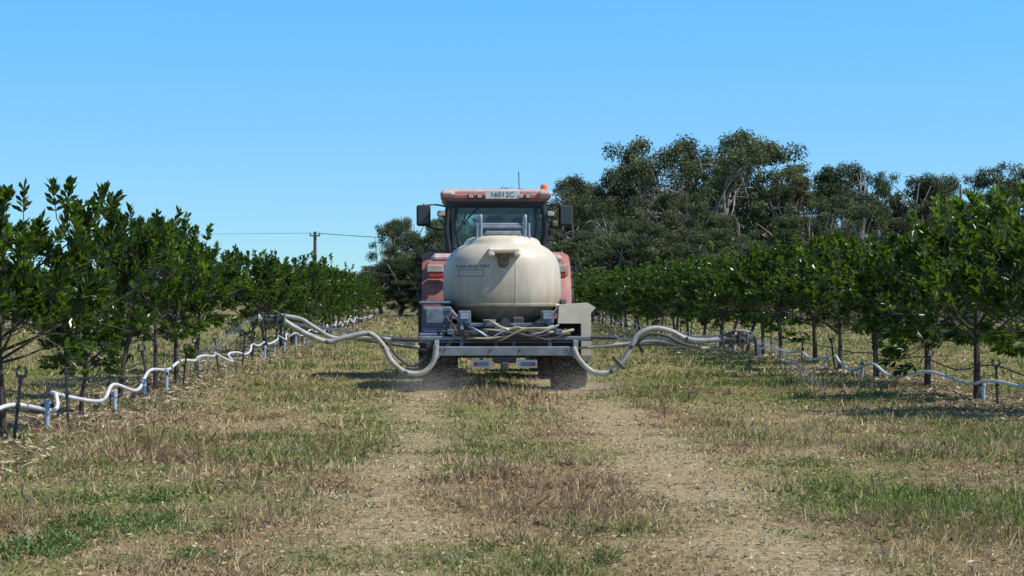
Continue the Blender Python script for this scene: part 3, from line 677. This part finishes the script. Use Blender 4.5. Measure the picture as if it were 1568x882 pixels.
for k in range(16):
    x0=xc+r.uniform(-.75,.3); x1=x0+r.uniform(.35,.9); z0=r.uniform(.72,.94); z1=r.uniform(.72,.94)
    tube(mb,[(x0,BY+.2,z0),(x0+.1,BY-.02,z0+r.uniform(-.05,.08)),((x0+x1)/2,BY-.05,(z0+z1)/2+r.uniform(-.07,.06)),(x1-.1,BY-.0,z1),(x1,BY+.2,z1+.03)],r.uniform(.011,.018),7,[0,1,0,2][k%4],sub=5)
tube(mb,[(xc-.28,BY+.25,1.0),(xc-.2,BY+.05,1.0),(xc+.0,BY,.90),(xc+.3,BY,.90),(xc+.75,BY+.0,.84),(xc+1.0,BY+.1,.88)],.022,8,1,sub=5)
tube(mb,[(xc-.9,BY+.1,.86),(xc-.5,BY,.80),(xc-.1,BY-.02,.83),(xc+.5,BY,.79),(xc+.95,BY,.82)],.018,8,0,sub=5)
tube(mb,[(xc-.9,BY+.5,1.1),(xc-.75,BY+.1,.95),(xc-.7,BY,.85)],.02,8,0,sub=5)
part('hoses',mb,[M_hosed,M_hosey,M_galv],S,True)
mb=MB(); tube(mb,[(xc-.1,TY-1.0,.95),(xc-.1,TY-1.05,.85)],.09,14,0); tube(mb,[(xc+.02,BY+.3,.98),(xc+.02,BY+.15,.98)],.07,14,0); box(mb,(xc+.2,BY+.28,1.0),(.16,.16,.13),0,.02); tube(mb,[(xc-.3,BY+.3,.98),(xc-.12,BY+.3,.98)],.05,12,1)
part('pump_and_valves',mb,[M_dsteel,M_blue],S,True)
def path(l,Y0): return [P(q[0],q[1],Y0) for q in l]
def corr(pts,r0,mb,mat):
    p=smoothpath(pts,26); n=len(p); rr=r0*(1+.03*np.sin(np.arange(n)*2.1)); tube(mb,p,rr,12,mat)
mb=MB(); BB=28.15
corr(path([(668,528),(664,553),(648,570),(622,570),(600,553),(586,528),(566,511),(532,516),(502,523),(472,512),(450,500),(436,491)],BB),.039,mb,0)
corr(path([(642,532),(604,521),(560,517),(512,517),(482,501),(460,488),(424,482)],BB+.12),.030,mb,0)
tube(mb,path([(655,545),(632,560),(608,545),(592,522),(575,514)],BB+.1),.022,8,1,sub=8)
corr(path([(878,532),(889,553),(910,570),(936,569),(955,552),(967,530),(979,512),(1002,503),(1027,507),(1052,519),(1080,522),(1112,519)],BB),.039,mb,0)
corr(path([(900,532),(955,527),(1010,522),(1060,533),(1104,533)],BB+.12),.026,mb,0)
tube(mb,path([(985,540),(978,524),(995,512),(1020,514),(1045,526),(1075,533)],BB+.1),.022,8,1,sub=8)
part('boom_ducts',mb,[M_duct,M_hosed],S,True)
mb=MB()
tube(mb,path([(660,524),(560,512),(440,494)],BB+.2),.030,4,0,phase=.78); tube(mb,path([(655,536),(575,524),(470,508)],BB+.25),.018,6,0)
tube(mb,path([(880,520),(1000,519),(1112,515)],BB+.2),.030,4,0,phase=.78); tube(mb,path([(885,533),(975,529),(1090,524)],BB+.25),.018,6,0)
tube(mb,path([(640,520),(600,519)],BB+.1),.03,8,1); tube(mb,path([(905,516),(945,517)],BB+.1),.03,8,1)
for q in((622,570),(586,530),(502,523),(566,512),(936,568),(967,531),(1052,519)):
    a=np.array(P(*q,BB)); box(mb,a,(.07,.10,.05),1,.015,rot=(.6 if q[0]<700 else -.8,'Y'))
a=np.array(P(948,556,BB)); box(mb,a,(.24,.10,.06),1,.015,rot=(.8,'Y'))
part('boom_arms',mb,[M_beam,M_dsteel],S)
mb=MB()
def head(px0,px1,pyc,sg):
    x0,_,z0=P((px0+px1)/2,pyc,BB); w=abs(px1-px0)*BB/F
    box(mb,(x0,BB+.05,z0+.03),(w*.9,.10,.045),0,.01); box(mb,(x0,BB+.05,z0-.075),(w*.8,.10,.035),0,.01)
    tube(mb,[(x0-w*.35,BB,z0-.02),(x0-w*.05,BB,z0-.02)],.055,12,1); tube(mb,[(x0+w*.0,BB,z0-.02),(x0+w*.3,BB,z0-.02)],.045,12,2)
    for dx in(-.45,-.2,.12,.42): box(mb,(x0+dx*w,BB+.02,z0-.01),(.025,.14,.19+.03*math.sin(dx*9)),1 if dx<.2 else 0,.006)
    for dx in(-.4,-.1,.2): tube(mb,[(x0+dx*w,BB-.03,z0-.09),(x0+dx*w-.01,BB-.05,z0-.16)],.016,6,2)
    tube(mb,[(x0+w*.3,BB,z0+.05),(x0,BB-.06,z0+.11),(x0-w*.4,BB,z0+.05)],.014,6,1,sub=4)
    tube(mb,[(x0+sg*w*.45,BB,z0),(x0+sg*(w*.45+.06),BB,z0)],[.05,.075],12,0)
head(402,440,488,-1); head(1106,1150,518,1)
tube(mb,path([(1150,508),(1158,520),(1160,545)],BB),.025,6,2,sub=4); tube(mb,path([(1118,508),(1135,506),(1150,509)],BB),.018,6,0,sub=3)
part('boom_spray_heads',mb,[M_beam,M_dsteel,M_black],S)

# ------------------------------------------------------------ spray mist, dust
def specks(name,mat,n,fn,size):
    r=np.random.default_rng(len(name)+n); p=fn(r,n); a=unit(r.normal(0,1,(n,3))); b_=unit(np.cross(a,r.normal(0,1,(n,3)))); s=size*r.uniform(.4,1.2,n)[:,None]
    V=np.stack([p-a*s,p+b_*s,p+a*s,p-b_*s],1).reshape(-1,3); mb=MB(); mb.add(V,np.arange(4*n).reshape(n,4)); link(name,mb.mesh(name,[mat]))
def mist(x0,z0,sg,Lm):
    def f(r,n):
        t=r.random(n)**.7; return np.stack([x0+sg*t*Lm,BB+r.normal(0,.05+.4*t,n)+t*.4,np.maximum(z0-.75*t**1.3+r.normal(0,.02+.10*t,n),.02)],1)
    return f
a=P(398,486,BB); specks('spray_mist',M_mist,9000,mist(a[0],a[2],-1,1.0),.0030)
a=P(1158,522,BB); specks('spray_mist',M_mist,9001,mist(a[0],a[2],1,1.1),.0030)
def dust(r,n):
    sg=np.where(r.random(n)<.6,-1,1); return np.stack([XC+sg*1.05+r.normal(0,.36,n),28.35+r.normal(0,.55,n),np.abs(r.normal(0,.19,n))],1)
specks('wheel_dust',M_dust,60000,dust,.0036)

# ------------------------------------------------------------ world, sun, camera
el=math.radians(52); az=math.radians(110)
w=bpy.data.worlds.new('World'); scene.world=w; w.use_nodes=True; N=w.node_tree.nodes; L=w.node_tree.links
bg=N['Background']; sk=N.new('ShaderNodeTexSky'); sk.sky_type='NISHITA'; sk.sun_disc=False; sk.sun_elevation=el; sk.sun_rotation=az
sk.air_density=1.0; sk.dust_density=0.2; sk.ozone_density=2.5; sk.altitude=0
tc=N.new('ShaderNodeTexCoord'); sp=N.new('ShaderNodeSeparateXYZ'); L.new(tc.outputs['Generated'],sp.inputs[0])
mz=N.new('ShaderNodeMath'); mz.operation='MULTIPLY_ADD'; mz.inputs[1].default_value=1.5; mz.inputs[2].default_value=.10; L.new(sp.outputs[2],mz.inputs[0])
cb=N.new('ShaderNodeCombineXYZ'); L.new(sp.outputs[0],cb.inputs[0]); L.new(sp.outputs[1],cb.inputs[1]); L.new(mz.outputs[0],cb.inputs[2])
vm=N.new('ShaderNodeVectorMath'); vm.operation='NORMALIZE'; L.new(cb.outputs[0],vm.inputs[0]); L.new(vm.outputs[0],sk.inputs['Vector'])
gr=N.new('ShaderNodeValToRGB'); e=gr.color_ramp.elements; e[0].position=0; e[0].color=(1.15,1.33,1.14,1); e[1].position=.16; e[1].color=(.82,1.76,2.2,1); q=e.new(.6); q.color=(.8,.95,1.05,1)
L.new(sp.outputs[2],gr.inputs[0])
mx=N.new('ShaderNodeMix'); mx.data_type='RGBA'; mx.blend_type='MULTIPLY'; mx.inputs[0].default_value=1; L.new(sk.outputs[0],mx.inputs[6]); L.new(gr.outputs[0],mx.inputs[7])
L.new(mx.outputs[2],bg.inputs['Color']); bg.inputs['Strength'].default_value=.12
sd=bpy.data.lights.new('sun','SUN'); sd.energy=5.0; sd.angle=math.radians(.5); sd.color=(1,.96,.90)
so=bpy.data.objects.new('sun',sd); scene.collection.objects.link(so)
s=Vector((math.sin(az)*math.cos(el),math.cos(az)*math.cos(el),math.sin(el))); so.rotation_euler=s.to_track_quat('Z','Y').to_euler(); so.location=(20,-5,40)
cd=bpy.data.cameras.new('camera'); cd.sensor_width=36; cd.lens=F/1568*36; cd.clip_end=6000; cd.clip_start=.1
co=bpy.data.objects.new('camera',cd); scene.collection.objects.link(co); co.location=(0,0,CH)
yaw=math.atan((784-VX)/F); pit=math.atan((VY-441)/F)
co.rotation_euler=(math.pi/2+pit,0,-yaw); scene.camera=co
scene.view_settings.view_transform='Standard'; scene.view_settings.look='None'; scene.view_settings.exposure=0
